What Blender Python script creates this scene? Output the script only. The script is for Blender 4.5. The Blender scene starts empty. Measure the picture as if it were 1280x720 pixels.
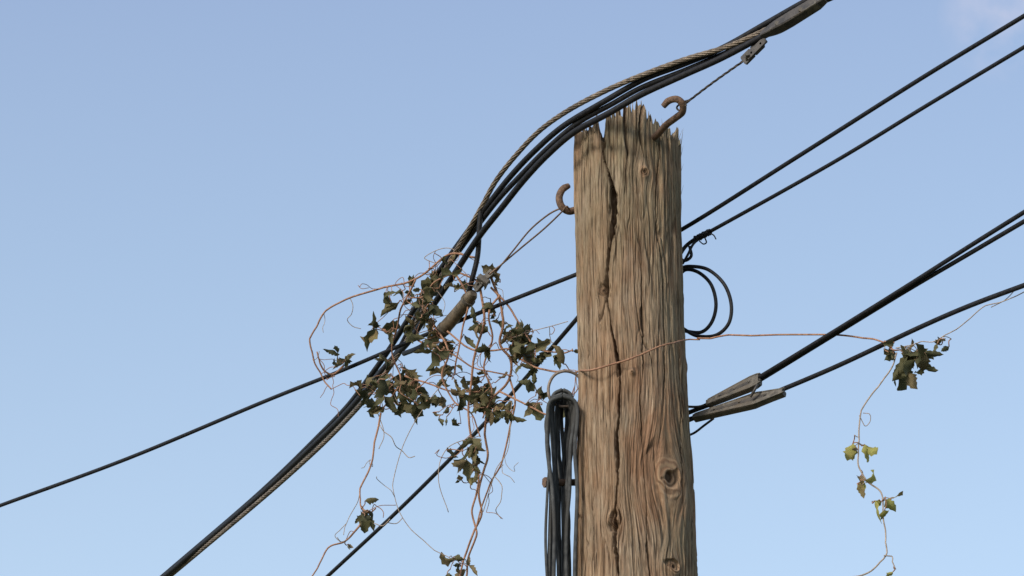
import bpy, math, random
import numpy as np
from mathutils import Vector, Euler

random.seed(7); rng = np.random.default_rng(7)
scene = bpy.context.scene
scene.view_settings.view_transform = 'Standard'
scene.view_settings.look = 'None'
scene.view_settings.exposure = 0

# ---------------------------------------------------------------- camera
CAM = np.array([0.0, -9.0, 1.6])
PITCH, YAW, F = 25.0, 1.79, 5200.0
cam_d = bpy.data.cameras.new("camera"); cam = bpy.data.objects.new("camera", cam_d)
scene.collection.objects.link(cam); scene.camera = cam
cam.location = CAM
cam.rotation_euler = (math.radians(90 + PITCH), 0, math.radians(YAW))
cam_d.sensor_width = 36; cam_d.lens = F / 1280 * 36; cam_d.clip_end = 5000
R = np.array(Euler((math.radians(90 + PITCH), 0, math.radians(YAW))).to_matrix())

def S(u, v, y):
    """survey: sight line (u,v) of the photograph -> world point in the vertical plane Y=y"""
    d = R @ np.array([(u - 640) / F, (360 - v) / F, -1.0])
    t = (y - CAM[1]) / d[1]
    return CAM + d * t
PX = 0.00192

# ---------------------------------------------------------------- helpers
def crom(pts, n=10):
    P = np.array(pts, float)
    if len(P) < 3: 
        return np.array([P[0] + (P[-1] - P[0]) * k / n for k in range(n + 1)])
    Q = np.vstack([2 * P[0] - P[1], P, 2 * P[-1] - P[-2]])
    out = []
    for i in range(1, len(Q) - 2):
        p0, p1, p2, p3 = Q[i - 1], Q[i], Q[i + 1], Q[i + 2]
        for k in range(n):
            t = k / n
            out.append(0.5 * ((2 * p1) + (-p0 + p2) * t + (2 * p0 - 5 * p1 + 4 * p2 - p3) * t * t + (-p0 + 3 * p1 - 3 * p2 + p3) * t ** 3))
    out.append(P[-1])
    return np.array(out)

def resample(P, step):
    seg = np.linalg.norm(np.diff(P, axis=0), axis=1); s = np.concatenate([[0], np.cumsum(seg)])
    n = max(2, int(s[-1] / step) + 1); q = np.linspace(0, s[-1], n)
    return np.stack([np.interp(q, s, P[:, i]) for i in range(3)], 1), q

def frames(P):
    T = np.gradient(P, axis=0); T /= np.linalg.norm(T, axis=1)[:, None] + 1e-12
    N = np.zeros_like(P); a = np.array([0, 0, 1.0])
    if abs(T[0] @ a) > 0.9: a = np.array([1.0, 0, 0])
    n = np.cross(T[0], a); n /= np.linalg.norm(n); N[0] = n
    for i in range(1, len(P)):
        n = n - T[i] * (n @ T[i]); n /= np.linalg.norm(n) + 1e-12; N[i] = n
    return T, N, np.cross(T, N)

class MB:
    def __init__(s): s.v = []; s.f = []; s.m = []; s.t = []; s.n = 0
    def add(s, V, Fc, mat=0, tint=0.5):
        V = np.asarray(V, float)
        s.v.append(V); s.f += [tuple(i + s.n for i in f) for f in Fc]; s.m += [mat] * len(Fc)
        s.t.append(np.full(len(V), tint) if np.isscalar(tint) else np.asarray(tint)); s.n += len(V)
    def tube(s, P, r, seg=8, mat=0, tint=0.5, sq=None):
        P = np.asarray(P, float); n = len(P); r = np.full(n, r) if np.isscalar(r) else np.asarray(r, float)
        T, N, B = frames(P)
        a = np.arange(seg) / seg * 2 * math.pi
        V = P[:, None, :] + r[:, None, None] * (np.cos(a)[None, :, None] * N[:, None, :] + (sq or 1) * np.sin(a)[None, :, None] * B[:, None, :])
        V = V.reshape(-1, 3)
        Fc = [(i * seg + j, i * seg + (j + 1) % seg, (i + 1) * seg + (j + 1) % seg, (i + 1) * seg + j) for i in range(n - 1) for j in range(seg)]
        Fc.append(tuple(range(seg))[::-1]); Fc.append(tuple((n - 1) * seg + j for j in range(seg)))
        s.add(V, Fc, mat, tint)
    def bar(s, P, w, h, mat=0, up=(0, -1, 0.3), bev=0.2, tint=0.5):
        """swept chamfered-rectangle section; w across, h in 'up' direction"""
        P = np.asarray(P, float); n = len(P); w = np.broadcast_to(w, n); h = np.broadcast_to(h, n)
        T = np.gradient(P, axis=0); T /= np.linalg.norm(T, axis=1)[:, None]
        U = np.array(up, float); V = []
        for i in range(n):
            sd = np.cross(T[i], U); sd /= np.linalg.norm(sd); u = np.cross(sd, T[i])
            b = bev
            for (a, c) in [(-1, -1 + b), (-1, 1 - b), (-1 + b, 1), (1 - b, 1), (1, 1 - b), (1, -1 + b), (1 - b, -1), (-1 + b, -1)]:
                V.append(P[i] + sd * a * w[i] / 2 + u * c * h[i] / 2)
        Fc = [(i * 8 + j, i * 8 + (j + 1) % 8, (i + 1) * 8 + (j + 1) % 8, (i + 1) * 8 + j) for i in range(n - 1) for j in range(8)]
        Fc.append(tuple(range(8))[::-1]); Fc.append(tuple((n - 1) * 8 + j for j in range(8)))
        s.add(V, Fc, mat, tint)
    def obj(s, name, mats, smooth=True):
        me = bpy.data.meshes.new(name); me.from_pydata(np.vstack(s.v).tolist(), [], s.f)
        for m in mats: me.materials.append(m)
        me.polygons.foreach_set("material_index", s.m)
        me.polygons.foreach_set("use_smooth", [smooth] * len(s.f))
        at = me.attributes.new("tint", 'FLOAT', 'POINT'); at.data.foreach_set("value", np.concatenate(s.t).astype(np.float32))
        me.update(); me.validate()
        o = bpy.data.objects.new(name, me); scene.collection.objects.link(o); return o

def autosharp(o, ang=35):
    o.data.set_sharp_from_angle(angle=math.radians(ang))

# ---------------------------------------------------------------- materials
class NT:
    def __init__(s, name):
        s.mat = bpy.data.materials.new(name); s.mat.use_nodes = True; s.t = s.mat.node_tree; s.t.nodes.clear()
        s.out = s.n('ShaderNodeOutputMaterial')
    def n(s, ty, **kw):
        nd = s.t.nodes.new(ty)
        for k, v in kw.items(): setattr(nd, k, v)
        return nd
    def l(s, a, b): s.t.links.new(a, b)
    def val(s, sock, v):
        if hasattr(v, 'is_linked') or isinstance(v, bpy.types.NodeSocket): s.l(v, sock)
        else: sock.default_value = v
    def noise(s, vec, scale, detail=4, rough=0.55, dist=0):
        nd = s.n('ShaderNodeTexNoise'); s.l(vec, nd.inputs['Vector'])
        nd.inputs['Scale'].default_value = scale; nd.inputs['Detail'].default_value = detail
        nd.inputs['Roughness'].default_value = rough; nd.inputs['Distortion'].default_value = dist
        return nd.outputs['Fac']
    def ramp(s, fac, stops):
        nd = s.n('ShaderNodeValToRGB'); s.l(fac, nd.inputs[0]); e = nd.color_ramp.elements
        while len(e) < len(stops): e.new(0.5)
        for i, (p, c) in enumerate(stops):
            e[i].position = p; e[i].color = (*c, 1) if len(c) == 3 else c
        return nd.outputs[0]
    def g(s, fac, a, b):
        nd = s.n('ShaderNodeMapRange'); s.l(fac, nd.inputs[0]); nd.inputs[1].default_value = a; nd.inputs[2].default_value = b
        return nd.outputs[0]
    def mix(s, f, a, b, mode='MIX'):
        nd = s.n('ShaderNodeMix', data_type='RGBA', blend_type=mode)
        s.val(nd.inputs[0], f)
        for i, x in ((6, a), (7, b)):
            if isinstance(x, tuple): nd.inputs[i].default_value = (*x, 1) if len(x) == 3 else x
            else: s.l(x, nd.inputs[i])
        return nd.outputs[2]
    def math(s, op, a, b=0.0):
        nd = s.n('ShaderNodeMath', operation=op); s.val(nd.inputs[0], a); s.val(nd.inputs[1], b); return nd.outputs[0]
    def mapv(s, vec, sc):
        nd = s.n('ShaderNodeMapping'); s.l(vec, nd.inputs[0]); nd.inputs['Scale'].default_value = sc; return nd.outputs[0]
    def bsdf(s, col, rough=0.8, metal=0, bump=None, bd=0.001, spec=0.5):
        p = s.n('ShaderNodeBsdfPrincipled')
        if isinstance(col, tuple): p.inputs['Base Color'].default_value = (*col, 1)
        else: s.l(col, p.inputs['Base Color'])
        s.val(p.inputs['Roughness'], rough); p.inputs['Metallic'].default_value = metal
        p.inputs['Specular IOR Level'].default_value = spec
        if bump is not None:
            b = s.n('ShaderNodeBump'); b.inputs['Distance'].default_value = bd; b.inputs['Strength'].default_value = 1
            s.l(bump, b.inputs['Height']); s.l(b.outputs[0], p.inputs['Normal'])
        s.l(p.outputs[0], s.out.inputs[0]); return p

def simple(name, c1, c2, scale=60, rough=0.6, metal=0, bd=0.0008, spec=0.5, c3=None):
    m = NT(name); co = m.n('ShaderNodeTexCoord').outputs['Object']
    f = m.noise(co, scale, 5, 0.6); f2 = m.noise(co, scale * 0.17, 3)
    st = [(0.35, c1), (0.65, c2)]
    col = m.ramp(f, st)
    if c3: col = m.mix(m.g(f2, 0.5, 0.65), col, c3)
    r = m.math('MULTIPLY_ADD', f2, 0.3); 
    r.node.inputs[2].default_value = rough - 0.15
    m.bsdf(col, r, metal, f, bd, spec); return m.mat

M_black = simple("black_cable_rubber", (0.006, 0.0065, 0.009), (0.017, 0.018, 0.023), 90, 0.6, spec=0.3)
M_bare = simple("bare_aluminium_strand", (0.11, 0.088, 0.068), (0.28, 0.225, 0.17), 70, 0.55, 0.2, c3=(0.10, 0.08, 0.062))
M_wire = simple("steel_wire", (0.05, 0.045, 0.045), (0.11, 0.09, 0.08), 120, 0.5, 0.5)
M_rust = simple("rusty_iron", (0.08, 0.053, 0.040), (0.20, 0.125, 0.085), 150, 0.85, 0.0, 0.0015, 0.3, c3=(0.13, 0.088, 0.066))
M_gal = simple("weathered_galvanised", (0.055, 0.052, 0.047), (0.14, 0.128, 0.108), 80, 0.65, 0.1, c3=(0.10, 0.082, 0.062))
M_dark = simple("dark_clamp_plastic", (0.028, 0.027, 0.028), (0.07, 0.062, 0.055), 60, 0.6)
M_coil = simple("grey_drop_cable", (0.038, 0.041, 0.043), (0.085, 0.090, 0.092), 50, 0.85, spec=0.15, c3=(0.055, 0.056, 0.055))
M_stem = simple("vine_stem_bark", (0.20, 0.10, 0.06), (0.38, 0.21, 0.13), 90, 0.8)
M_stem2 = simple("dry_tendril", (0.24, 0.19, 0.15), (0.42, 0.34, 0.27), 90, 0.8)

def leafmat():
    m = NT("withered_leaf"); a = m.n('ShaderNodeAttribute', attribute_name="tint").outputs['Fac']
    co = m.n('ShaderNodeTexCoord').outputs['Object']
    f = m.noise(co, 45, 4)
    k = m.math('ADD', a, m.math('MULTIPLY', m.math('SUBTRACT', f, 0.5), 0.35))
    col = m.ramp(k, [(0.0, (0.040, 0.043, 0.022)), (0.3, (0.085, 0.086, 0.040)), (0.5, (0.135, 0.125, 0.062)), (0.72, (0.21, 0.155, 0.085)), (0.90, (0.30, 0.27, 0.10)), (1.0, (0.34, 0.33, 0.10))])
    d = m.bsdf(col, 0.7, 0, f, 0.001, 0.25)
    tr = m.n('ShaderNodeBsdfTranslucent'); m.l(col, tr.inputs[0])
    ms = m.n('ShaderNodeMixShader'); ms.inputs[0].default_value = 0.3
    m.l(d.outputs[0], ms.inputs[1]); m.l(tr.outputs[0], ms.inputs[2]); m.l(ms.outputs[0], m.out.inputs[0])
    return m.mat
M_leaf = leafmat()

# ---------------------------------------------------------------- world + sun
SUN_EL, sx, sy = 27.0, -0.58, -0.81
w = bpy.data.worlds.new("World"); scene.world = w; w.use_nodes = True
nt = w.node_tree; nt.nodes.clear()
sky = nt.nodes.new('ShaderNodeTexSky'); sky.sky_type = 'NISHITA'; sky.sun_disc = False
sky.sun_elevation = math.radians(SUN_EL); sky.sun_rotation = math.atan2(sx, sy) % (2 * math.pi)
sky.air_density = 1.0; sky.dust_density = 1.5; sky.ozone_density = 1.5
tc = nt.nodes.new('ShaderNodeTexCoord'); sep = nt.nodes.new('ShaderNodeSeparateXYZ'); nt.links.new(tc.outputs['Generated'], sep.inputs[0])
hz = nt.nodes.new('ShaderNodeValToRGB'); nt.links.new(sep.outputs[2], hz.inputs[0])   # evening haze thinning with height
STR = 0.15
hs = [(0.0, (.40, .42, .38)), (0.36, (.262, .298, .30)), (0.425, (.205, .238, .265)), (0.485, (.165, .185, .238)), (1.0, (.05, .08, .12))]
while len(hz.color_ramp.elements) < len(hs): hz.color_ramp.elements.new(0.5)
for e, (p, c) in zip(hz.color_ramp.elements, hs): e.position = p; e.color = (*c, 1)
sc = nt.nodes.new('ShaderNodeVectorMath'); sc.operation = 'SCALE'; sc.inputs['Scale'].default_value = 1 / STR; nt.links.new(hz.outputs[0], sc.inputs[0])
ad = nt.nodes.new('ShaderNodeVectorMath'); ad.operation = 'ADD'; nt.links.new(sky.outputs[0], ad.inputs[0]); nt.links.new(sc.outputs[0], ad.inputs[1])
cd = S(1262, 22, 100) - CAM; cd /= np.linalg.norm(cd)
dp = nt.nodes.new('ShaderNodeVectorMath'); dp.operation = 'DOT_PRODUCT'; nt.links.new(tc.outputs['Generated'], dp.inputs[0]); dp.inputs[1].default_value = cd
mr = nt.nodes.new('ShaderNodeMapRange'); nt.links.new(dp.outputs['Value'], mr.inputs[0]); mr.inputs[1].default_value = math.cos(math.radians(1.0)); mr.inputs[2].default_value = 1.0
cn = nt.nodes.new('ShaderNodeTexNoise'); nt.links.new(tc.outputs['Generated'], cn.inputs[0]); cn.inputs['Scale'].default_value = 80; cn.inputs['Detail'].default_value = 5
cr_ = nt.nodes.new('ShaderNodeMapRange'); nt.links.new(cn.outputs['Fac'], cr_.inputs[0]); cr_.inputs[1].default_value = .4; cr_.inputs[2].default_value = .9
mu = nt.nodes.new('ShaderNodeMath'); mu.operation = 'MULTIPLY'; nt.links.new(mr.outputs[0], mu.inputs[0]); nt.links.new(cr_.outputs[0], mu.inputs[1])
mxc = nt.nodes.new('ShaderNodeMix'); mxc.data_type = 'RGBA'; nt.links.new(mu.outputs[0], mxc.inputs[0]); nt.links.new(ad.outputs[0], mxc.inputs[6]); mxc.inputs[7].default_value = (.62 / STR, .64 / STR, .80 / STR, 1)
bg = nt.nodes.new('ShaderNodeBackground'); bg.inputs[1].default_value = STR
out = nt.nodes.new('ShaderNodeOutputWorld')
nt.links.new(mxc.outputs[2], bg.inputs[0]); nt.links.new(bg.outputs[0], out.inputs[0])
sd = bpy.data.lights.new("sun", 'SUN'); so = bpy.data.objects.new("sun", sd); scene.collection.objects.link(so)
sd.energy = 2.6; sd.angle = math.radians(14.0); sd.color = (1.0, 0.91, 0.80)
ce = math.cos(math.radians(SUN_EL)); q = math.hypot(sx, sy)
so.rotation_euler = Vector((sx / q * ce, sy / q * ce, math.sin(math.radians(SUN_EL)))).to_track_quat('Z', 'Y').to_euler()

# ---------------------------------------------------------------- ground
g = MB(); n = 40; Lg = 2500
xs = np.sign(np.linspace(-1, 1, n + 1)) * np.abs(np.linspace(-1, 1, n + 1)) ** 3 * Lg
V = [(x, y, 0) for y in xs for x in xs]
g.add(V, [(j * (n + 1) + i, j * (n + 1) + i + 1, (j + 1) * (n + 1) + i + 1, (j + 1) * (n + 1) + i) for j in range(n) for i in range(n)])
gm = NT("grass_ground"); co = gm.n('ShaderNodeTexCoord').outputs['Object']
gf = gm.noise(co, 3, 8, 0.7)
gm.bsdf(gm.mix(gm.g(gm.noise(co, 0.2, 3), 0.4, 0.6), gm.ramp(gf, [(0.3, (0.035, 0.05, 0.018)), (0.7, (0.10, 0.12, 0.045))]), (0.12, 0.10, 0.06)), 0.95, 0, gf, 0.03)
g.obj("ground", [gm.mat])

# ---------------------------------------------------------------- pole
def edge_interp(v, tab):
    return np.interp(v, [a for a, b in tab], [b for a, b in tab])
zs, cx, rr = [], [], []
Ltab = [(130, 720), (260, 720), (400, 721.5), (520, 722), (620, 720), (720, 721)]
Rtab = [(130, 848), (180, 850), (300, 852), (400, 855), (520, 861), (620, 867), (720, 871)]
for v in (130, 200, 300, 400, 500, 600, 720):
    a = S(edge_interp(v, Ltab), v, 0); b = S(edge_interp(v, Rtab), v, 0)
    zs.append(a[2]); cx.append((a[0] + b[0]) / 2); rr.append((b[0] - a[0]) / 2)
zs = np.array(zs[::-1]); cx = np.array(cx[::-1]); rr = np.array(rr[::-1])
zs = np.concatenate([[-0.3], zs]); cx = np.concatenate([[0.03], cx]); rr = np.concatenate([[0.172], rr])
Zv0 = zs[1]
def pole_r(z): return np.interp(z, zs, rr)
def pole_c(z): return np.interp(z, zs, cx)
R0 = 0.13
def on_pole(u, v):
    y = -0.12
    for _ in range(6):
        p = S(u, v, y); r = pole_r(p[2]); x = p[0] - pole_c(p[2]); x = max(-r * .995, min(r * .995, x)); y = -math.sqrt(r * r - x * x)
    return math.asin(x / r), p[2]

top_uv = [(716, 170), (721, 160), (725, 167), (729, 160), (733, 164), (737, 155), (742, 153), (747, 155), (750, 168), (753, 174), (755.5, 168), (757, 142), (762, 138), (766, 143), (770, 141), (775, 133), (779, 138), (783, 129), (790, 134), (797, 126), (801, 132), (805, 130), (808, 140), (813, 137), (817, 152), (822, 149), (827, 160), (833, 159), (839, 168), (846, 170), (852, 184)]
tx, tz = [], []
for (u, v) in top_uv:
    xx = S(u, v, -0.1)[0]; rl = 0.125
    y = -math.sqrt(max(0.0, rl * rl - (xx - 0.0) ** 2)); p = S(u, v, y); tx.append(p[0]); tz.append(p[2])
def Htop(x): return np.interp(x, tx, tz)

_tabs = {}
def vn(a, b, P, seed):
    """value noise periodic (period P) in a"""
    if (P, seed) not in _tabs: _tabs[(P, seed)] = np.random.default_rng(seed * 1000 + P).random((P, 256))
    Tn = _tabs[(P, seed)]; ia = np.floor(a).astype(int); ib = np.floor(b).astype(int); fa = a - ia; fb = b - ib
    fa = fa * fa * (3 - 2 * fa); fb = fb * fb * (3 - 2 * fb)
    A = ia % P; A2 = (ia + 1) % P; B = ib % 256; B2 = (ib + 1) % 256
    return (Tn[A, B] * (1 - fa) + Tn[A2, B] * fa) * (1 - fb) + (Tn[A, B2] * (1 - fa) + Tn[A2, B2] * fa) * fb

NA = 720
th = (np.arange(NA) / NA * 2 - 1) * math.pi
th = th - 0.4 * np.sin(th)      # denser towards the front
x_edge = pole_c(6.2) + 0.126 * np.sin(th)
spike = vn((th / math.pi + 1) / 2 * 230, th * 0, 230, 6)
jag = (vn((th / math.pi + 1) / 2 * 170, th * 0, 170, 3) - 0.5) * 0.022 + (vn((th / math.pi + 1) / 2 * 60, th * 0, 60, 4) - 0.5) * 0.018 + np.clip(spike - .66, 0, 1) * 0.10 - .005
Hth = Htop(x_edge) + jag - np.where(np.cos(th) < 0, 0.01, 0)
rows = np.concatenate([np.linspace(-0.3, Zv0 - 0.15, 420)[:-1], np.linspace(Zv0 - 0.15, 6.02, 640)])
ntop = 120
Zg = np.repeat(rows[:, None], NA, 1)
tt = np.linspace(0, 1, ntop + 1)[1:, None]
Zg = np.vstack([Zg, 6.02 + (Hth[None, :] - 6.02) * tt])
Th = np.repeat(th[None, :], Zg.shape[0], 0)
Sg = Th * R0
knots = []
for (u, v, rk) in [(836, 596, 0.036), (752, 362, 0.008), (766, 650, 0.011), (842, 708, 0.014), (806, 214, 0.012), (790, 465, 0.006)]:
    a, z = on_pole(u, v); knots.append((a * R0, z, rk))
knots += [(1.9 * R0, 5.6, 0.02), (-2.4 * R0, 5.3, 0.02), (0.4 * R0, 4.2, 0.03), (-.5 * R0, 3.0, 0.03)]
G = Sg.copy(); knotr = np.full_like(G, 9.0)
G += 0.012 * (vn((Th / math.pi + 1) * 2.5, Zg * 1.6 + 20, 5, 11) - 0.5) + 0.004 * (vn((Th / math.pi + 1) * 8, Zg * 7 + 20, 16, 12) - 0.5)
for (sk, zk, rk) in knots:
    ds = Sg - sk; dz = Zg - zk
    e = np.exp(-(ds ** 2 / (1.9 * rk) ** 2 + dz ** 2 / (3.4 * rk) ** 2))
    G -= 0.85 * ds * e
    rho = np.sqrt(ds ** 2 + (dz * 0.9) ** 2) / rk * (1 + 0.3 * (vn((Th / math.pi + 1) * 30, Zg * 60, 60, 13) - 0.5))
    knotr = np.minimum(knotr, rho)
Gt = G / R0; ga = (Gt / math.pi + 1) / 2
D = 0.0075 * (vn(ga * 9, Zg * 1.3 + 3, 9, 1) - 0.5) + 0.006 * (vn(ga * 26, Zg * 1.8 + 9, 26, 2) - 0.5)
D += 0.0042 * (vn(ga * 64, Zg * 3.5 + 5, 64, 3) - 0.5) + 0.0036 * (vn(ga * 150, Zg * 9 + 5, 150, 4) - 0.5) + 0.0020 * (vn(ga * 280, Zg * 30, 280, 5) - 0.5)
crack = np.zeros_like(G); stain = np.zeros_like(G)
for (P_, fz, wid, dep, sd_) in [(22, 1.7, 0.014, 0.007, 21), (38, 2.4, 0.024, 0.006, 22), (70, 4.0, 0.045, 0.004, 23), (120, 6.0, 0.07, 0.0028, 24)]:
    nz = vn(ga * P_, Zg * fz + sd_, P_, sd_); mk = np.clip((vn(ga * 7, Zg * 2.2 + sd_, 7, sd_ + 30) - 0.42) * 6, 0, 1)
    c = np.clip(1 - np.abs(nz - 0.5) / wid, 0, 1) * mk
    D -= dep * c; crack = np.maximum(crack, c * min(1, dep / 0.006))
def polycrack(uvw, dep, wk=0.72):
    global D, crack, stain
    pts = [(*on_pole(u, v), w_) for (u, v, w_) in uvw]; pts.sort(key=lambda p: p[1])
    z_ = [p[1] for p in pts]; a_ = [p[0] * R0 for p in pts]; w_ = [p[2] * PX * wk for p in pts]
    sdn = len(uvw) + int(uvw[0][0]) % 7
    c0 = np.interp(Zg, z_, a_) + 0.006 * (vn(Th * 0, Zg * 22 + sdn * 9, 3, 40) - 0.5) + 0.0016 * (vn(Th * 0, Zg * 130, 3, 41) - 0.5)
    ww = np.interp(Zg, z_, w_) * (0.2 + 1.4 * vn(Th * 0, Zg * 16 + sdn * 5, 3, 42)) * (0.8 + 0.4 * vn(Th * 0, Zg * 110, 3, 43)) + 1e-5
    on = (Zg > z_[0]) & (Zg < z_[-1] + 0.3) & (np.abs(Th) < 2)
    c = np.clip(1.3 - np.abs(Sg - c0) / (ww * 0.5 + 0.0007), 0, 1) * on * np.clip(ww / 0.002, 0, 1)
    D -= dep * c; crack = np.maximum(crack, np.clip(c * 1.2, 0, 1))
    stain = np.maximum(stain, np.exp(-np.abs(Sg - c0) / 0.009) * on * min(1, dep / 0.015))
    sidestep = np.where(Sg > c0, 1, -1) * np.exp(-np.abs(Sg - c0) / 0.012) * on
    D += min(0.003, dep * .12) * sidestep
polycrack([(752, 166, 10), (756, 200, 7), (766, 235, 8), (768, 265, 9), (763, 300, 7), (759, 335, 5), (757, 366, 8), (763, 400, 4), (769, 440, 5), (775, 480, 7), (772, 520, 4), (770, 560, 3.5), (773, 600, 4), (767, 650, 5), (772, 720, 4), (774, 790, 3)], 0.030)
polycrack([(797, 250, 0.5), (801, 330, 1.2), (803, 380, 4), (805, 415, 4), (804, 450, 1.5), (801, 500, 1), (806, 600, 1.4), (812, 720, 1.8)], 0.008)
polycrack([(829, 150, 4), (824, 200, 3), (822, 260, 2), (828, 340, 2), (832, 430, 1.4), (829, 520, 1.2), (826, 560, .3)], 0.008)
polycrack([(737, 158, 3), (735, 230, 2), (738, 330, 1.4), (736, 450, 1.8), (741, 560, 1.4), (739, 700, 1.8)], 0.007)
polycrack([(781, 133, 5), (784, 190, 3), (780, 250, 1.5), (783, 300, .4)], 0.010)
polycrack([(803, 133, 4), (802, 165, 3), (805, 195, .5)], 0.010)
polycrack([(848, 300, .5), (849, 420, 2), (852, 600, 2), (858, 720, 2)], 0.006)
for (u, v, hw, hh, dp_) in [(766, 262, 6, 28, 0.012), (757, 362, 8, 9, 0.012), (767, 650, 8, 12, 0.014), (840, 598, 11, 10, 0.009), (773, 462, 4, 12, 0.008), (840, 706, 8, 6, 0.008), (806, 216, 5, 4, 0.005), (804, 400, 3, 18, .006)]:
    a, z = on_pole(u, v)
    e = np.sqrt(((Sg - a * R0) / (hw * PX)) ** 2 + ((Zg - z) / (hh * PX * 1.1)) ** 2) + 1.1 * (vn(ga * 200, Zg * 60, 200, 50) - 0.5)
    c = np.clip((1.1 - e) * 2.2, 0, 1); D -= dp_ * c; crack = np.maximum(crack, c * 0.7)
D += 0.009 * np.exp(-(knotr / 1.3) ** 2) * (knotr < 6) * np.where(knotr < 0.3, 0.6, 1)
D += 0.0011 * np.sin(knotr * 17) * np.clip(1.5 - knotr, 0, 1)
tp = np.clip((Zg - 5.92) / 0.25, 0, 1)
D += tp * 0.008 * (vn(ga * 46, Zg * 5, 46, 60) - 0.55) + tp * 0.007 * (vn(ga * 130, Zg * 14, 130, 61) - 0.5)
Rg = pole_r(Zg) + D - 0.002
X = pole_c(Zg) + Rg * np.sin(Th); Y = -Rg * np.cos(Th)
ring_k = 26
capX, capY, capZ = [], [], []
xc = pole_c(6.2)
for k in range(1, ring_k + 1):
    s_ = 1 - k / (ring_k + 0.5)
    x_ = xc + (X[-1] - xc) * s_; y_ = Y[-1] * s_
    jj = (rng.random(NA) - 0.5) * 0.012
    capX.append(x_); capY.append(y_); capZ.append(Htop(x_) - 0.012 + jag * s_ + jj * s_)
VX = np.vstack([X, np.array(capX)]); VY = np.vstack([Y, np.array(capY)]); VZ = np.vstack([Zg, np.array(capZ)])
nr = VX.shape[0]
verts = np.stack([VX, VY, VZ], -1).reshape(-1, 3)
def padattr(A, val): return np.vstack([A, np.full((ring_k, NA), val)])
idx = np.arange(nr * NA).reshape(nr, NA); nx = np.roll(idx, -1, 1)
quads = np.stack([idx[:-1], nx[:-1], nx[1:], idx[1:]], -1).reshape(-1, 4)
me = bpy.data.meshes.new("wooden_utility_pole")
me.vertices.add(len(verts)); me.vertices.foreach_set("co", verts.astype(np.float32).ravel())
me.loops.add(quads.size); me.loops.foreach_set("vertex_index", quads.astype(np.int32).ravel())
me.polygons.add(len(quads)); me.polygons.foreach_set("loop_start", np.arange(0, quads.size, 4, dtype=np.int32))
me.polygons.foreach_set("use_smooth", np.ones(len(quads), bool))
me.update(calc_edges=True)
Gp = np.vstack([Gt, np.repeat(Gt[-1:], ring_k, 0)])
wc = np.stack([np.sin(Gp) * R0, np.cos(Gp) * R0, VZ], -1).reshape(-1, 3)
at = me.attributes.new("wcoord", 'FLOAT_VECTOR', 'POINT'); at.data.foreach_set("vector", wc.astype(np.float32).ravel())
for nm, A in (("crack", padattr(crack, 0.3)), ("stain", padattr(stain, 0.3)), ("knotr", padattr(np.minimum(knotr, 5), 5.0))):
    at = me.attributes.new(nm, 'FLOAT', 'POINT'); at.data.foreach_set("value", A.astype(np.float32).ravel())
pole = bpy.data.objects.new("wooden_utility_pole", me); scene.collection.objects.link(pole)

m = NT("weathered_wood")
wv = m.n('ShaderNodeAttribute', attribute_name="wcoord").outputs['Vector']
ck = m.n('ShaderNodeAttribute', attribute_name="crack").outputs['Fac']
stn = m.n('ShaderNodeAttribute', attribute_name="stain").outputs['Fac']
kr = m.n('ShaderNodeAttribute', attribute_name="knotr").outputs['Fac']
ob = m.n('ShaderNodeTexCoord').outputs['Object']
sep = m.n('ShaderNodeSeparateXYZ'); m.l(ob, sep.inputs[0])
def k_(c, s=0.95): return tuple(x * s for x in c)
fine = m.noise(m.mapv(wv, (1, 1, 0.05)), 420, 5, 0.7)
med = m.noise(m.mapv(wv, (1, 1, 0.06)), 130, 5, 0.65)
big = m.noise(m.mapv(wv, (1, 1, 0.12)), 28, 4, 0.6)
patch = m.noise(m.mapv(ob, (1, 1, 0.5)), 9, 5, 0.65)
col = m.ramp(med, [(0.32, k_((0.12, 0.076, 0.046))), (0.45, k_((0.27, 0.178, 0.110))), (0.58, k_((0.37, 0.262, 0.170))), (0.72, k_((0.50, 0.385, 0.27)))])
red = m.math('MULTIPLY', m.g(sep.outputs[0], -0.05, 0.02), m.g(sep.outputs[2], 5.95, 5.75))
redm = m.math('MULTIPLY', m.math('ADD', m.math('MULTIPLY', red, 0.45), 0.3), m.g(big, 0.42, 0.60))
col = m.mix(redm, col, m.ramp(fine, [(0.3, k_((0.15, 0.076, 0.044))), (0.7, k_((0.37, 0.215, 0.13)))]))
col = m.mix(m.math('MULTIPLY', m.g(patch, 0.43, 0.60), 0.6), col, m.ramp(fine, [(0.3, k_((0.17, 0.138, 0.098))), (0.7, k_((0.45, 0.38, 0.285)))]))
zt = m.g(sep.outputs[2], 5.5, 6.15)
grn = m.math('MULTIPLY', m.g(m.noise(m.mapv(ob, (1, 1, 0.35)), 22, 5, 0.65), 0.38, 0.6), m.math('MULTIPLY', zt, 0.85))
col = m.mix(grn, col, m.ramp(fine, [(0.3, k_((0.095, 0.083, 0.05))), (0.7, k_((0.31, 0.27, 0.18)))]))
rt = m.g(sep.outputs[0], 0.04, 0.12)
col = m.mix(m.math('MULTIPLY', m.math('MULTIPLY', rt, m.g(patch, 0.35, 0.55)), 0.5), col, k_((0.16, 0.14, 0.085)))
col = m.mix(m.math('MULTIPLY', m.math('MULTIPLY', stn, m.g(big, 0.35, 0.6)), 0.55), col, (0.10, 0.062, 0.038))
col = m.mix(m.math('MULTIPLY', m.g(fine, 0.48, 0.34), 0.6), col, (0.07, 0.045, 0.029))
thin = m.noise(m.mapv(wv, (1, 1, 0.02)), 260, 2, 0.5)
col = m.mix(m.math('MULTIPLY', m.g(thin, 0.41, 0.35), 0.75), col, (0.05, 0.032, 0.022))
col = m.mix(m.math('MULTIPLY', m.g(fine, 0.58, 0.70), 0.4), col, (0.52, 0.445, 0.345))
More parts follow.
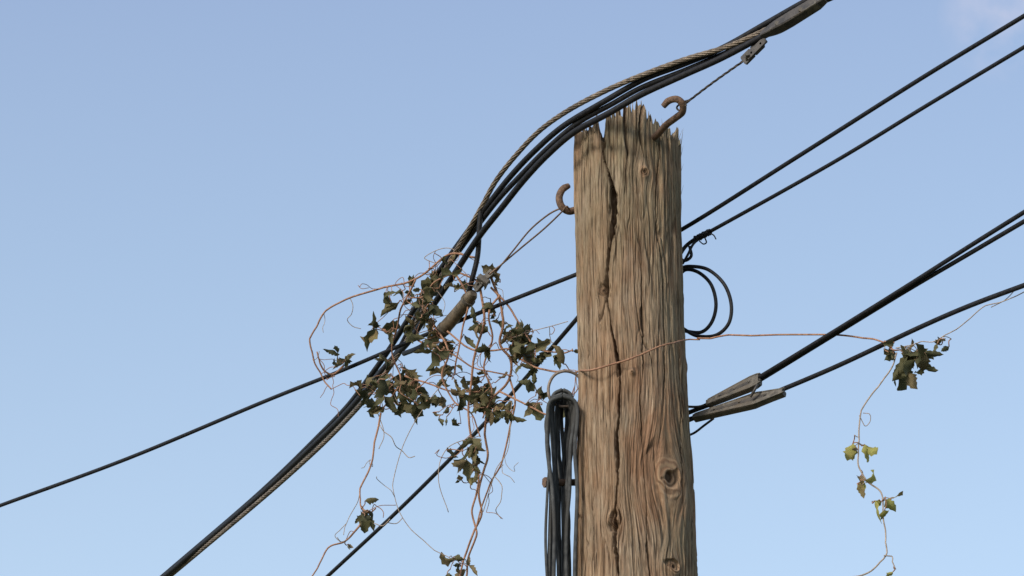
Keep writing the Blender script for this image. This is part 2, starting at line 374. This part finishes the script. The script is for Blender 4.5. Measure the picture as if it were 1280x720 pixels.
rings = m.math('MULTIPLY', m.math('SINE', m.math('MULTIPLY', kr, 19.0)), 0.5)
kc = m.ramp(m.math('ADD', rings, 0.5), [(0.1, k_((0.16, 0.088, 0.052))), (0.9, k_((0.42, 0.28, 0.175)))])
col = m.mix(m.math('MULTIPLY', m.g(kr, 1.35, 0.9), 0.65), col, kc)
col = m.mix(m.math('MULTIPLY', m.g(kr, 0.5, 0.2), 0.85), col, (0.05, 0.032, 0.022))
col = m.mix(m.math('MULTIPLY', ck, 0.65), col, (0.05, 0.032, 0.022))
bmp = m.math('ADD', m.math('MULTIPLY', fine, 0.8), m.math('ADD', m.math('MULTIPLY', med, 0.7), m.math('MULTIPLY', m.g(thin, 0.34, 0.40), 0.5)))
m.bsdf(col, 0.92, 0, bmp, 0.0045, 0.12)
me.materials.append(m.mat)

sp = MB()
for (u, v, du, dv, rp) in [(851, 196, 3, -14, 1.3), (852, 176, 2, -16, 1.6), (849, 172, 4, -10, 1.2), (851, 215, 3.5, -10, 1), (718, 170, -1, -12, 1.2), (836, 164, 1, -12, 2), (801, 134, 1, -9, 2), (775, 138, -1, -8, 2), (760, 142, -1, -10, 1.6), (852, 240, 2.5, -9, .9), (742, 156, 1, -8, 1.5), (828, 160, -1, -12, 1.6), (731, 164, 0, -9, 1.4), (788, 134, 1, -9, 1.5)]:
    yy = -0.02 if u > 845 or u < 722 else -0.11
    a = S(u - 2 if u > 800 else u + 1, v + 10, yy); b = S(u, v, yy); c = S(u + du, v + dv, yy)
    sp.tube(crom([a, b, c], 5), np.linspace(rp, 0.15, 11) * PX, 5, sq=0.5)
so_ = sp.obj("splinters", [simple("splinter_wood", (0.13, 0.095, 0.06), (0.30, 0.23, 0.15), 80, 0.9)])
so_.parent = pole

# ---------------------------------------------------------------- cables
def extend(P, start=0, end=0, rise=0.0015):
    P = np.asarray(P)
    if end:
        d = P[-1] - P[-8]; d /= np.linalg.norm(d); L = np.linspace(0.1, end, 60)[:, None]
        P = np.vstack([P, P[-1] + d * L + np.array([0, 0, 1]) * rise * L ** 2])
    if start:
        d = P[0] - P[7]; d /= np.linalg.norm(d); L = np.linspace(start, 0.1, 60)[:, None]
        P = np.vstack([P[0] + d * L + np.array([0, 0, 1]) * rise * L ** 2, P])
    return P
def path(uvy, n=10): return crom([S(*p) for p in uvy], n)

def cable(name, uvy, dia, start=0, end=0, mat=None, n=10):
    b = MB(); b.tube(extend(path(uvy, n), start, end), dia * PX / 2, 10); return b.obj(name, [mat or M_black])

cable("overhead_cable", [(0, 632, 1.75), (160, 573, 1.38), (330, 502, .98), (430, 462, .76), (550, 411, .5), (718, 344, .17), (785, 318, .15), (852, 287, .10), (1000, 194, -.27), (1150, 99, -.65), (1280, 20, -.98)], 5.6, 22, 14)
cable("overhead_cable", [(412, 718, 1.9), (500, 636, 1.45), (580, 556, 1.0), (640, 492, .6), (718, 402, .17), (760, 352, .15), (800, 318, .14), (852, 306, .13)], 5.6, 22, 0)
b = MB()
b.tube(extend(path([(850, 318, .12), (858, 307, .115), (872, 297, .10), (890, 288, .06), (1040, 204, -.33), (1160, 131, -.63), (1280, 59, -.93)]), 0, 14), 5.0 * PX / 2, 10)
hp, q_ = resample(path([(868, 299.5, .10), (888, 289.5, .06)]), 0.0008); T, N, B_ = frames(hp); ph = q_ / 0.0055 * 2 * math.pi
b.tube(hp + (np.cos(ph)[:, None] * N + np.sin(ph)[:, None] * B_) * (0.0068 + 0.0008 * np.sin(ph * .37))[:, None], 0.0019, 6)
b.tube(path([(874, 301, .09), (879, 305, .085), (883, 303, .08), (881, 297, .08)]), 0.0017, 6)
b.tube(path([(886, 291, .06), (892, 294, .06), (895, 299, .06)]), 0.0016, 6)
b.tube(path([(853, 330, .1), (860, 318, .09), (866, 306, .09), (874, 298, .09)]), 0.0032, 6)
b.obj("overhead_cable", [M_black])

b = MB()
b.tube(path([(848, 336, .11), (862, 333, .09), (885, 337, .07), (905, 355, .05), (914, 380, .05), (911, 404, .06), (895, 419, .08), (872, 420, .10), (856, 412, .11), (846, 404, .12)]), 4.6 * PX / 2, 10)
b.tube(path([(848, 345, .12), (858, 337, .11), (874, 341, .10), (889, 356, .09), (895, 380, .09), (890, 402, .10), (877, 415, .11), (858, 414, .12), (846, 410, .13)]), 4.6 * PX / 2, 10)
b.tube(path([(849, 322, .12), (856, 326, .11), (864, 320, .10), (862, 308, .10)]), 4.0 * PX / 2, 8)
b.obj("cable_coil", [M_black])

b = MB()
b.tube(extend(path([(850, 520, .11), (868, 513, .08), (900, 500, .03), (945, 474, -.05), (1040, 416, -.27), (1130, 360, -.48), (1210, 309, -.68), (1290, 259, -.88)]), 0, 14), 5.6 * PX / 2, 10)
b.tube(extend(path([(935, 484, -.02), (965, 466, -.08), (1040, 420, -.25), (1130, 365, -.46), (1210, 318, -.66), (1290, 271, -.86)]), 0, 14), 5.6 * PX / 2, 10)
b.obj("service_cable", [M_black])
b = MB()
b.tube(extend(path([(852, 527, .09), (880, 519, .06), (930, 506, 0), (975, 488, -.06), (1050, 456, -.2), (1150, 409, -.4), (1215, 381, -.53), (1290, 353, -.68)]), 0, 14), 6.0 * PX / 2, 10)
b.tube(path([(856, 546, .08), (868, 541, .06), (880, 532, .05), (892, 523, .03)]), 3 * PX / 2, 8)
b.obj("service_cable", [M_black])
def clamp(name, p0, p1, ws, h):
    """wedge dead-end: tapered shell with folded rims, inner wedge and rivets"""
    b = MB(); p0, p1 = S(*p0), S(*p1); N_ = 17; P = np.linspace(p0, p1, N_); t = np.linspace(0, 1, N_)
    ws = np.interp(t, [a for a, _ in ws], [c for _, c in ws]) * PX; nrm = np.array([0, -0.94, 0.3])
    d = p1 - p0; d /= np.linalg.norm(d); sd_ = np.cross(d, nrm); sd_ /= np.linalg.norm(sd_)
    b.bar(P, ws, h * PX, 0, bev=.25)
    for sg in (-1, 1):
        b.bar(P + sd_ * (sg * (ws * .5 - .7 * PX))[:, None] + nrm * h * PX * .5, 1.6 * PX, 2.4 * PX, 0)
    b.bar(P[3:14] + nrm * h * PX * .45, ws[3:14] * .3, h * PX * .35, 1)
    for tt_ in (.22, .5, .78):
        c = p0 + (p1 - p0) * tt_; b.tube([c, c + nrm * h * PX * .85], 1.2 * PX, 8, 0)
    return b.obj(name, [M_gal, M_dark], False)
clamp("wedge_clamp", (885, 505, .03), (950, 475, -.06), [(0, 8), (.8, 19), (.93, 18), (1, 14)], 9)
clamp("wedge_clamp", (868, 523, .055), (980, 491, -.085), [(0, 7), (.68, 20), (.74, 17), (1, 7)], 10)
b = MB()
b.tube(path([(852, 508, .1), (875, 508, .06), (892, 500, .03)]), 3.2 * PX / 2, 8)
b.tube(path([(852, 530, .08), (862, 526, .07), (874, 521, .06)]), 3.4 * PX / 2, 8)
b.tube(path([(938, 496, -.06), (944, 486, -.07), (950, 474, -.06)]), 3.4 * PX / 2, 8)
b.obj("tie_wire", [M_dark])

yu = ([208, 300, 370, 420, 455, 490, 520, 550, 580, 610, 650, 690, 750, 850, 960, 1030], [2.6, 2.0, 1.6, 1.3, 1.05, .85, .68, .5, .35, .22, .08, -.05, -.19, -.34, -.5, -.62])
def by(u): return float(np.interp(u, *yu))
def bpath(uv, dy): return crom([S(u, v, by(u) + dy) for u, v in uv], 10)
A_ = [(1034, -4), (1010, 10), (960, 36), (910, 58), (860, 73), (810, 91), (760, 112), (712, 137), (675, 163), (645, 194), (620, 226), (603, 257), (585, 289), (564, 324), (543, 362), (520, 404), (503, 436), (478, 474), (450, 510), (407, 555), (355, 602), (301, 648), (211, 724)]
C_ = [(1040, -12), (1010, 0), (960, 28), (905, 59), (855, 80), (805, 99), (755, 127), (705, 157), (668, 189), (636, 223), (604, 264), (574, 304), (545, 345), (515, 391), (486, 436), (460, 471), (432, 507), (391, 549), (342, 597), (293, 641), (203, 719)]
B2 = [(1044, -8), (1015, 7), (960, 41), (905, 71), (852, 95), (802, 118), (762, 141), (718, 165), (684, 194), (655, 225), (627, 260), (598, 297), (569, 341), (542, 381), (512, 426), (486, 454), (458, 487), (427, 522), (387, 560), (339, 605), (289, 648), (199, 726)]
D_ = [(1040, -3), (1012, 10), (960, 43), (908, 66), (856, 88), (803, 109), (765, 130), (722, 154), (686, 184), (655, 215), (624, 248), (598, 281), (570, 319), (544, 358), (519, 398), (496, 441), (466, 475), (437, 514), (395, 556), (346, 602), (296, 647), (206, 723)]
# below the vine the conductors are bound into one tight lay
def tight(L):
    o = []
    for (u, v) in L:
        if u < 520:
            ax = [(520, 398), (496, 433), (468, 474), (437, 513), (396, 555), (347, 602), (297, 646), (204, 723)]
            best = None
            for (a, b_) in zip(ax[:-1], ax[1:]):
                p, q2, w2 = np.array(a, float), np.array(b_, float), np.array([u, v], float)
                tt2 = np.clip(((w2 - p) @ (q2 - p)) / ((q2 - p) @ (q2 - p)), 0, 1); c2 = p + (q2 - p) * tt2
                if best is None or np.linalg.norm(w2 - c2) < np.linalg.norm(w2 - best): best = c2
            k = np.interp(u, [300, 440, 520], [.62, .7, 1])
            nw = best + (np.array([u, v]) - best) * k; o.append((nw[0], nw[1]))
        else: o.append((u, v))
    return o
A_, C_, B2, D_ = tight(A_), tight(C_), tight(B2), tight(D_)
b = MB()
b.tube(extend(bpath(C_, 0.006), 8, 22), 7.6 * PX / 2, 10, 0)
b.tube(extend(bpath(B2, -0.012), 8, 22), 8.2 * PX / 2, 10, 0)
b.tube(extend(bpath(D_, 0.02), 8, 22), 7.0 * PX / 2, 10, 0)
Pb, q_ = resample(extend(bpath(A_, -0.012), 5, 10), 0.006); T, N, B_ = frames(Pb); rb = 3.4 * PX
for k in range(6):
    ph = q_ / 0.13 * 2 * math.pi + k * math.pi / 3
    b.tube(Pb + (np.cos(ph)[:, None] * N + np.sin(ph)[:, None] * B_) * rb * 0.64, rb * 0.37, 6, 1)
b.obj("power_cable_bundle", [M_black, M_bare])

b = MB()
P = crom([S(952, 49, -.50), S(975, 37, -.535), S(1000, 22, -.57), S(1031, 3, -.61)], 6) + np.array([0, -.02, 0])
t = np.linspace(0, 1, len(P))
b.bar(P, np.interp(t, [0, .2, .5, .9, 1], [7, 13, 15, 13, 9]) * PX, np.interp(t, [0, .3, .9, 1], [7, 14, 14, 9]) * PX, 0)
b.bar(P[3:-2] + np.array([0.004, -0.008, -0.006]), 5 * PX, 11 * PX, 1)
b.tube([P[5] + [0, -.02, 0], P[5] + [0, .012, 0]], 3 * PX, 8, 1); b.tube([P[12] + [0, -.02, 0], P[12] + [0, .012, 0]], 3 * PX, 8, 1)
o = b.obj("dead_end_clamp", [M_dark, M_gal], False)
def plate(b, p0, p1, wpx, th_, mat=0, holes=2):
    p0, p1 = np.array(p0), np.array(p1); d = p1 - p0; L = np.linalg.norm(d); d /= L
    nrm = np.array([0, -1, 0.35]); nrm -= d * (nrm @ d); nrm /= np.linalg.norm(nrm); sd_ = np.cross(d, nrm); W = wpx * PX
    cell = L / holes
    for hI in range(holes):
        c = p0 + d * cell * (hI + 0.5); K = 24; V = []; 
        for zz in (-th_ / 2, th_ / 2):
            for k in range(K):
                a = k / K * 2 * math.pi; ca, sa = math.cos(a), math.sin(a); rh = W * 0.17
                V.append(c + (d * ca + sd_ * sa) * rh + nrm * zz)
                mx = max(abs(ca) / (cell / 2), abs(sa) / (W / 2)); V.append(c + (d * ca + sd_ * sa) / mx + nrm * zz)
        Fc = []
        for k in range(K):
            k2_ = (k + 1) % K
            Fc += [(2 * k, 2 * k + 1, 2 * k2_ + 1, 2 * k2_), (2 * K + 2 * k, 2 * K + 2 * k2_, 2 * K + 2 * k2_ + 1, 2 * K + 2 * k + 1),
                   (2 * k, 2 * k2_, 2 * K + 2 * k2_, 2 * K + 2 * k), (2 * k + 1, 2 * K + 2 * k + 1, 2 * K + 2 * k2_ + 1, 2 * k2_ + 1)]
        b.add(V, Fc, mat)
b = MB()
plate(b, S(929, 77, -.46), S(953, 53, -.49), 14, 0.006)
plate(b, S(934, 72, -.475), S(957, 49, -.505), 9, 0.005)
for (u, v) in [(934, 72), (948, 57)]:
    c = S(u, v, -.475); b.tube([c + [0, -.012, .003], c + [0, .012, -.003]], 2.2 * PX, 8, 1)
b.obj("link_plate", [M_dark, M_gal], False)

def twist(b, P, r, pitch, mat=0):
    P, q_ = resample(P, pitch / 14); T, N, B_ = frames(P)
    for k in range(3):
        ph = q_ / pitch * 2 * math.pi + k * math.pi * 2 / 3
        b.tube(P + (np.cos(ph)[:, None] * N + np.sin(ph)[:, None] * B_) * r * .5, r * .55, 6, mat)
b = MB(); twist(b, path([(852, 133, -.30), (890, 104, -.38), (931, 75, -.46)]), 1.5 * PX, 0.06)
b.tube(path([(862, 125, -.32), (853, 128, -.30), (846, 134, -.29), (850, 138, -.29), (858, 131, -.31)], 5), 1.2 * PX, 6)
b.obj("guy_wire", [M_wire])
b = MB()
P = path([(812, 176, -.07), (822, 168, -.125), (833, 156, -.19), (845, 147, -.25), (853, 140, -.285), (853, 130, -.305), (846, 124, -.31), (836, 126, -.30), (829, 133, -.29)])
b.tube(P, np.interp(np.linspace(0, 1, len(P)), [0, .9, 1], [4.4, 4.3, 3.6]) * PX, 12)
hp, q_ = resample(P[:22], 0.001); T, N, B_ = frames(hp); ph = q_ / 0.0045 * 2 * math.pi
b.tube(hp + (np.cos(ph)[:, None] * N + np.sin(ph)[:, None] * B_) * 0.0078, 0.0012, 5)
b.obj("cable_hook", [M_rust])
b = MB()
P = path([(735, 262, 0.03), (722, 262, .02), (711, 264, .01), (702, 258, .0), (699, 247, -.005), (703, 237, -.005), (711, 232, .0)])
b.tube(P, np.interp(np.linspace(0, 1, len(P)), [0, .9, 1], [4.8, 4.4, 3.4]) * PX, 12)
b.obj("cable_hook", [M_rust])
b = MB()
b.tube(path([(617, 339, .30), (650, 311, .2), (680, 286, .10), (703, 264, .0), (708, 258, -.02), (712, 262, .0)]), 1.15 * PX, 6)
b.tube(path([(621, 338, .30), (640, 315, .22), (662, 288, .15), (683, 270, .06), (697, 262, .02), (703, 262, .0)]), 1.15 * PX, 6)
b.tube(path([(612, 343, .30), (620, 336, .29), (625, 333, .29), (619, 341, .3)], 6), 1.3 * PX, 6)
b.obj("guy_wire", [simple("rusty_wire", (0.14, 0.09, 0.065), (0.26, 0.17, 0.12), 100, 0.6, 0.3)])
b = MB()
P = crom([S(592, 366, .35), S(578, 384, .40), S(563, 402, .45), S(547, 420, .50)], 7)
t = np.linspace(0, 1, len(P))
b.tube(P, np.interp(t, [0, .04, .1, .5, .93, .97, 1], [5, 7.5, 8, 8.5, 9, 7, 5]) * PX, 16, 0)
for k in (3, 17): b.tube([P[k], P[k + 1]], 9.6 * PX, 16, 1)
plate(b, S(594, 362, .34), S(604, 350, .32), 12, 0.008, 1, 1)
plate(b, S(601, 353, .315), S(616, 339, .30), 9, 0.007, 1, 2)
b.bar(crom([S(598, 346, .31), S(610, 354, .31)], 3), 8 * PX, 8 * PX, 1)
b.tube(crom([S(547, 420, .5), S(525, 434, .62), S(505, 442, .72)], 6), 3.5 * PX, 8, 2)
b.tube(crom([S(601, 262, .25), S(599, 290, .27), S(597, 320, .30), S(590, 350, .33), S(584, 375, .38)], 8), 3.4 * PX, 8, 2)
o = b.obj("dead_end_clamp", [simple("clamp_sleeve", (0.09, 0.075, 0.055), (0.19, 0.15, 0.105), 60, 0.6, 0.2), M_gal, M_black]); autosharp(o)

b = MB()
P = path([(731, 495, .0), (729, 480, -.02), (720, 468, -.03), (706, 464, -.04), (693, 469, -.04), (686, 482, -.035), (687, 497, -.03), (697, 507, -.02), (712, 508, -.01), (724, 503, .0), (732, 497, .01)])
b.tube(P, 1.9 * PX, 8)
ring = b.obj("hanger_ring", [simple("hanger_steel", (0.14, 0.11, 0.09), (0.27, 0.22, 0.18), 80, 0.6, 0.3)])
b = MB(); cr = random.Random(5)
for k in range(9):
    ul, ur = 684 + k * 2.1 + cr.uniform(-2, 2), 721 - k * 1.7 + cr.uniform(-1.5, 1.5)
    y0 = -0.09 + k * 0.014; topv = 486 + cr.uniform(0, 12) + k * 0.6; bot = 820 + cr.uniform(-40, 90)
    wl = cr.uniform(0, 8); wr = cr.uniform(-10, -2); ja = [cr.uniform(-3, 3) for _ in range(6)]
    pts = [((ul + ur) / 2, topv, y0), (ul + 3, topv + 7, y0), (ul, topv + 28, y0), (ul + wl * .4 + ja[0], 560, y0 - .005), (ul + wl + ja[1], 610, y0), (ul + wl + ja[2], 660, y0), (ul + wl * 1.3, 720, y0), (ul + wl, bot - 40, y0), ((ul + ur) / 2 - 5, bot, y0 + .004),
           ((ul + ur) / 2, bot + 4, y0 + .006), ((ul + ur) / 2 + 5, bot, y0 + .008), (ur + wr, bot - 40, y0 + .008), (ur + wr * 1.3, 720, y0 + .008), (ur + wr + ja[3], 660, y0 + .008), (ur + wr + ja[4], 610, y0 + .008), (ur + wr * .4 + ja[5], 560, y0 + .004), (ur, topv + 28, y0 + .006), (ur - 3, topv + 7, y0 + .004), ((ul + ur) / 2 + 1, topv, y0)]
    b.tube(path(pts, 6), 3.2 * PX, 8, 0, sq=0.75)
b.tube(path([(690, 500, -.08), (682, 530, -.08), (687, 570, -.08), (684, 620, -.085), (682, 680, -.085), (686, 760, -.08)]), 1.7 * PX, 8, 0)
b.obj("hanging_cable_coil", [M_coil])
b = MB()
b.tube([S(725, 603, .0), S(686, 603, -.03)], 4.2 * PX, 10); b.tube([S(692, 603, -.025), S(680, 603, -.035)], 6.5 * PX, 6)
o = b.obj("mounting_bolt", [M_rust]); autosharp(o)

# ---------------------------------------------------------------- vines
vr = random.Random(11)
def wob(P, a):
    n_ = len(P); k = max(4, n_ // 5)
    nz = np.random.default_rng(vr.randrange(10 ** 6)).normal(size=(k, 3)) * a
    return P + np.stack([np.interp(np.linspace(0, k - 1, n_), range(k), nz[:, i]) for i in range(3)], 1)
def leaf(b, p, d, nrm, L, W, curl, fold, tint, mat=1):
    d = d / np.linalg.norm(d); nrm = nrm - d * (nrm @ d); nrm /= np.linalg.norm(nrm); s_ = np.cross(d, nrm)
    NR, cols = 9, [-1, -.55, 0, .55, 1]; V = []; pos = np.array(p, float); tw = vr.uniform(-1.4, 1.4); ph = vr.uniform(0, 6)
    for i in range(NR):
        t = i / (NR - 1); a = curl * t
        dd = d * math.cos(a) + nrm * math.sin(a); nn = -d * math.sin(a) + nrm * math.cos(a)
        ta = tw * t; ss = s_ * math.cos(ta) + nn * math.sin(ta); n2 = -s_ * math.sin(ta) + nn * math.cos(ta)
        w_ = W * 0.5 * (math.sin(math.pi * min(1, t ** 0.7)) ** 0.8 + 0.04) * (1 + 0.16 * (-1) ** i)
        for c in cols:
            V.append(pos + ss * c * w_ + n2 * (abs(c) ** 1.5 * fold * w_) + n2 * 0.18 * w_ * math.sin(9 * t + ph + c * 2))
        pos = pos + dd * L / (NR - 1)
    Fc = [(i * 5 + j, i * 5 + j + 1, i * 5 + j + 6, i * 5 + j + 5) for i in range(NR - 1) for j in range(4)]
    b.add(V, Fc, mat, tint)

def rv(): 
    a = np.array([vr.gauss(0, 1) for _ in range(3)]); return a / np.linalg.norm(a)
def leafsprig(b, base, tip_dir, n_, size, tbase, petr=0.7):
    e = base + tip_dir * size * vr.uniform(.4, .9)
    b.tube(crom([base, (base + e) / 2 + rv() * size * .15, e], 4), petr * PX, 5, 0, 0.5)
    for k in range(n_):
        dd = tip_dir * .4 + rv() * .8 + np.array([0, 0, -.55])
        L = size * vr.uniform(.7, 1.4)
        leaf(b, e, dd, rv(), L, L * vr.uniform(.30, .58), vr.choice([-1, 1]) * vr.uniform(.3, 2.7), vr.uniform(.2, 1.4), min(1, max(0, tbase + vr.uniform(-.3, .32))))

b = MB()
stems = [
 [(592, 322, .35), (560, 318, .38), (525, 345, .45), (480, 360, .5), (432, 374, .55), (402, 395, .58), (389, 425, .6), (392, 450, .62), (402, 470, .64), (414, 486, .64)],
 [(430, 458, .7), (415, 468, .7), (400, 455, .68), (396, 440, .66)],
 [(612, 345, .32), (622, 372, .34), (630, 400, .35), (625, 430, .38), (640, 452, .4), (632, 480, .42), (610, 505, .45), (606, 540, .48), (608, 575, .5), (598, 610, .5), (601, 640, .52), (590, 670, .53), (580, 695, .55), (574, 730, .56)],
 [(600, 360, .34), (606, 400, .36), (596, 440, .4), (590, 480, .42), (585, 520, .44), (592, 560, .46), (597, 600, .48), (592, 640, .5), (596, 668, .5), (584, 700, .53), (582, 735, .55)],
 [(636, 470, .42), (644, 500, .42), (638, 540, .44), (626, 580, .46), (612, 608, .48), (600, 640, .5), (594, 660, .5)],
 [(476, 516, .62), (470, 548, .62), (463, 580, .62), (452, 610, .62), (450, 632, .62), (462, 640, .62), (470, 634, .62)],
 [(455, 645, .62), (444, 662, .62), (430, 678, .62), (412, 684, .62), (400, 702, .62), (391, 722, .62)],
 [(520, 350, .45), (505, 380, .5), (496, 412, .55), (490, 445, .6), (500, 478, .6), (478, 512, .62)],
 [(600, 352, .33), (570, 340, .38), (545, 352, .42), (528, 372, .48), (510, 372, .5)],
 [(545, 408, .48), (560, 440, .46), (552, 470, .48), (566, 500, .46), (590, 520, .45), (600, 548, .46)],
 [(615, 360, .33), (640, 388, .33), (655, 415, .33), (672, 436, .3), (700, 440, .2), (715, 438, .1)],
 [(650, 450, .35), (675, 462, .3), (700, 466, .2), (718, 464, .05), (735, 463, -.115), (770, 454, -.14), (800, 444, -.145), (835, 430, -.13), (856, 426, -.05), (875, 424, -.03)],
 [(560, 415, .45), (590, 436, .42), (618, 437, .38), (640, 436, .36), (668, 430, .34)],
 [(520, 425, .58), (540, 436, .52), (566, 444, .48), (600, 462, .44), (640, 470, .4)],
 [(625, 490, .42), (660, 508, .38), (690, 520, .3), (700, 500, .2)],
 [(505, 470, .6), (530, 478, .56), (560, 488, .5), (600, 490, .45)],
 [(566, 340, .4), (585, 372, .37), (580, 410, .4), (572, 450, .42), (570, 470, .44)],
 [(625, 370, .33), (612, 392, .35), (616, 425, .38), (606, 458, .42), (613, 490, .43), (604, 520, .45)],
]
thin_stems = [
 [(560, 470, .5), (528, 512, .52), (506, 550, .54), (494, 590, .55), (493, 615, .55), (502, 645, .55), (525, 672, .55), (550, 690, .55), (570, 702, .55)],
 [(640, 500, .42), (636, 560, .44), (618, 590, .46), (606, 640, .48)],
 [(545, 330, .42), (530, 322, .42), (560, 310, .4), (600, 330, .35)],
 [(600, 545, .46), (560, 560, .5), (548, 600, .5), (560, 640, .52)],
 [(490, 470, .6), (470, 500, .62), (480, 540, .62), (474, 560, .62)],
 [(640, 420, .35), (680, 410, .3), (710, 402, .2)],
]
SP = []
for i, s_ in enumerate(stems):
    P = wob(path(s_, 9), 0.0022); b.tube(P, np.linspace(1.5, 1.0, len(P)) * PX * (1.25 if i in (2, 3) else 0.95), 6, 0); SP.append(P)
for s_ in thin_stems:
    P = wob(path(s_, 9), 0.002); b.tube(P, 0.55 * PX, 5, 2); SP.append(P)
allp = np.vstack(SP)
clusters = [
 (494, 476, 26, 26, .60, 22, 25, .34), (520, 492, 26, 16, .58, 13, 23, .38), (478, 495, 12, 14, .62, 6, 21, .34), (500, 372, 20, 14, .5, 7, 22, .4), (527, 378, 14, 20, .5, 8, 23, .3), (482, 402, 10, 14, .55, 4, 24, .43),
 (545, 405, 22, 16, .48, 7, 22, .38), (560, 432, 24, 14, .46, 9, 24, .40), (575, 350, 22, 12, .38, 6, 21, .42), (610, 392, 16, 22, .35, 7, 22, .43), (640, 425, 22, 24, .36, 16, 25, .44),
 (648, 440, 14, 12, .36, 7, 24, .38), (672, 438, 12, 10, .3, 4, 22, .38), (575, 468, 24, 18, .45, 10, 22, .45), (600, 500, 24, 20, .44, 11, 21, .48), (562, 520, 14, 10, .46, 5, 19, .48), (587, 560, 14, 14, .46, 7, 26, .33), (615, 480, 16, 12, .42, 6, 21, .48),
 (668, 498, 14, 10, .35, 5, 23, .4), (708, 438, 10, 4, .12, 2, 20, .25), (716, 484, 8, 14, .02, 4, 24, .34), (428, 454, 8, 6, .7, 4, 20, .36), (458, 642, 12, 6, .62, 5, 20, .2), (430, 680, 5, 4, .62, 1, 14, .6), (575, 704, 10, 10, .55, 7, 20, .46), (626, 512, 14, 10, .43, 5, 20, .48), (590, 590, 10, 20, .48, 5, 15, .58), (540, 345, 14, 10, .43, 5, 21, .48), (620, 350, 12, 10, .32, 3, 18, .5)]
for (cu, cv, ru, rvv, y, n_, sz, tb) in clusters:
    for _ in range(n_):
        p = S(cu + vr.gauss(0, .55) * ru, cv + vr.gauss(0, .55) * rvv, y + vr.gauss(0, .04))
        k = np.argmin(np.linalg.norm(allp - p, axis=1)); q0 = allp[k]; dv = p - q0; L = np.linalg.norm(dv)
        if L > 0.01: b.tube(wob(crom([q0, q0 + dv * .5 + np.array([0, 0, .12 * L]), p], 5), 0.001), 0.5 * PX, 5, 0)
        leafsprig(b, p, (dv / (L + 1e-6) * .5 + rv() * .7), vr.choice([1, 1, 2, 2, 3]), sz * PX * vr.uniform(.75, 1.1), tb)
for _ in range(50):
    q0 = allp[vr.randrange(len(allp))]
    if q0[0] > -0.02: continue
    d = rv() * .7 + np.array([0, 0, -.5]); pts = [q0]; st = vr.uniform(.012, .026)
    for k in range(vr.randint(3, 7)):
        d = d * .7 + rv() * .6 + np.array([0, 0, -.1]); pts.append(pts[-1] + d / np.linalg.norm(d) * st)
    b.tube(crom(pts, 5), vr.uniform(.35, .6) * PX, 5, vr.choice([0, 2]))
b.obj("climbing_vine", [M_stem, M_leaf, M_stem2])

b = MB(); SP = []
for (s_, r_, mt) in [
 ([(872, 424, -.03), (900, 421, -.08), (950, 419, -.14), (1000, 418, -.2), (1050, 418, -.26), (1085, 422, -.31), (1108, 428, -.35)], 1.1, 0),
 ([(1120, 432, -.36), (1150, 428, -.42), (1170, 425, -.46), (1195, 410, -.5), (1225, 388, -.55), (1255, 376, -.6), (1290, 362, -.65)], .6, 2),
 ([(1122, 440, -.36), (1112, 465, -.36), (1092, 488, -.36), (1078, 515, -.36), (1070, 545, -.36), (1072, 575, -.36), (1084, 600, -.36), (1102, 618, -.36), (1104, 650, -.36), (1108, 675, -.36), (1104, 700, -.36), (1085, 716, -.36), (1060, 724, -.36)], .95, 2),
 ([(1078, 515, -.36), (1086, 520, -.36), (1081, 530, -.36), (1074, 522, -.36)], .5, 2),
 ([(1104, 696, -.36), (1116, 700, -.36), (1119, 712, -.36)], .7, 2),
 ([(1106, 428, -.35), (1116, 436, -.36), (1124, 436, -.36)], 1.0, 0),
 ([(1240, 384, -.56), (1260, 372, -.6), (1275, 358, -.62)], .5, 2)]:
    P = wob(path(s_, 9), 0.0026); b.tube(P, r_ * PX, 6, mt); SP.append(P)
allp = np.vstack(SP)
for (cu, cv, ru, rvv, y, n_, sz, tb) in [(1140, 444, 12, 8, -.36, 9, 30, .34), (1112, 430, 8, 6, -.35, 5, 22, .34), (1180, 424, 8, 3, -.46, 4, 22, .32), (1075, 555, 7, 10, -.36, 5, 25, .95), (1076, 600, 8, 9, -.36, 4, 24, .9), (1106, 625, 9, 6, -.36, 5, 24, .95), (1128, 438, 6, 5, -.36, 3, 24, .45), (1115, 706, 5, 5, -.36, 1, 14, .8)]:
    for _ in range(n_):
        p = S(cu + vr.gauss(0, .5) * ru, cv + vr.gauss(0, .5) * rvv, y + vr.gauss(0, .015))
        k = np.argmin(np.linalg.norm(allp - p, axis=1)); q0 = allp[k]
        b.tube(crom([q0, (q0 + p) / 2 + rv() * .002, p], 4), .5 * PX, 5, 2)
        leafsprig(b, p, rv() * .6 + np.array([0, 0, -.5]), 1 if sz < 26 else 2, sz * PX * vr.uniform(.7, 1), tb)
b.obj("climbing_vine", [M_stem, M_leaf, M_stem2])
print("done", len(verts))
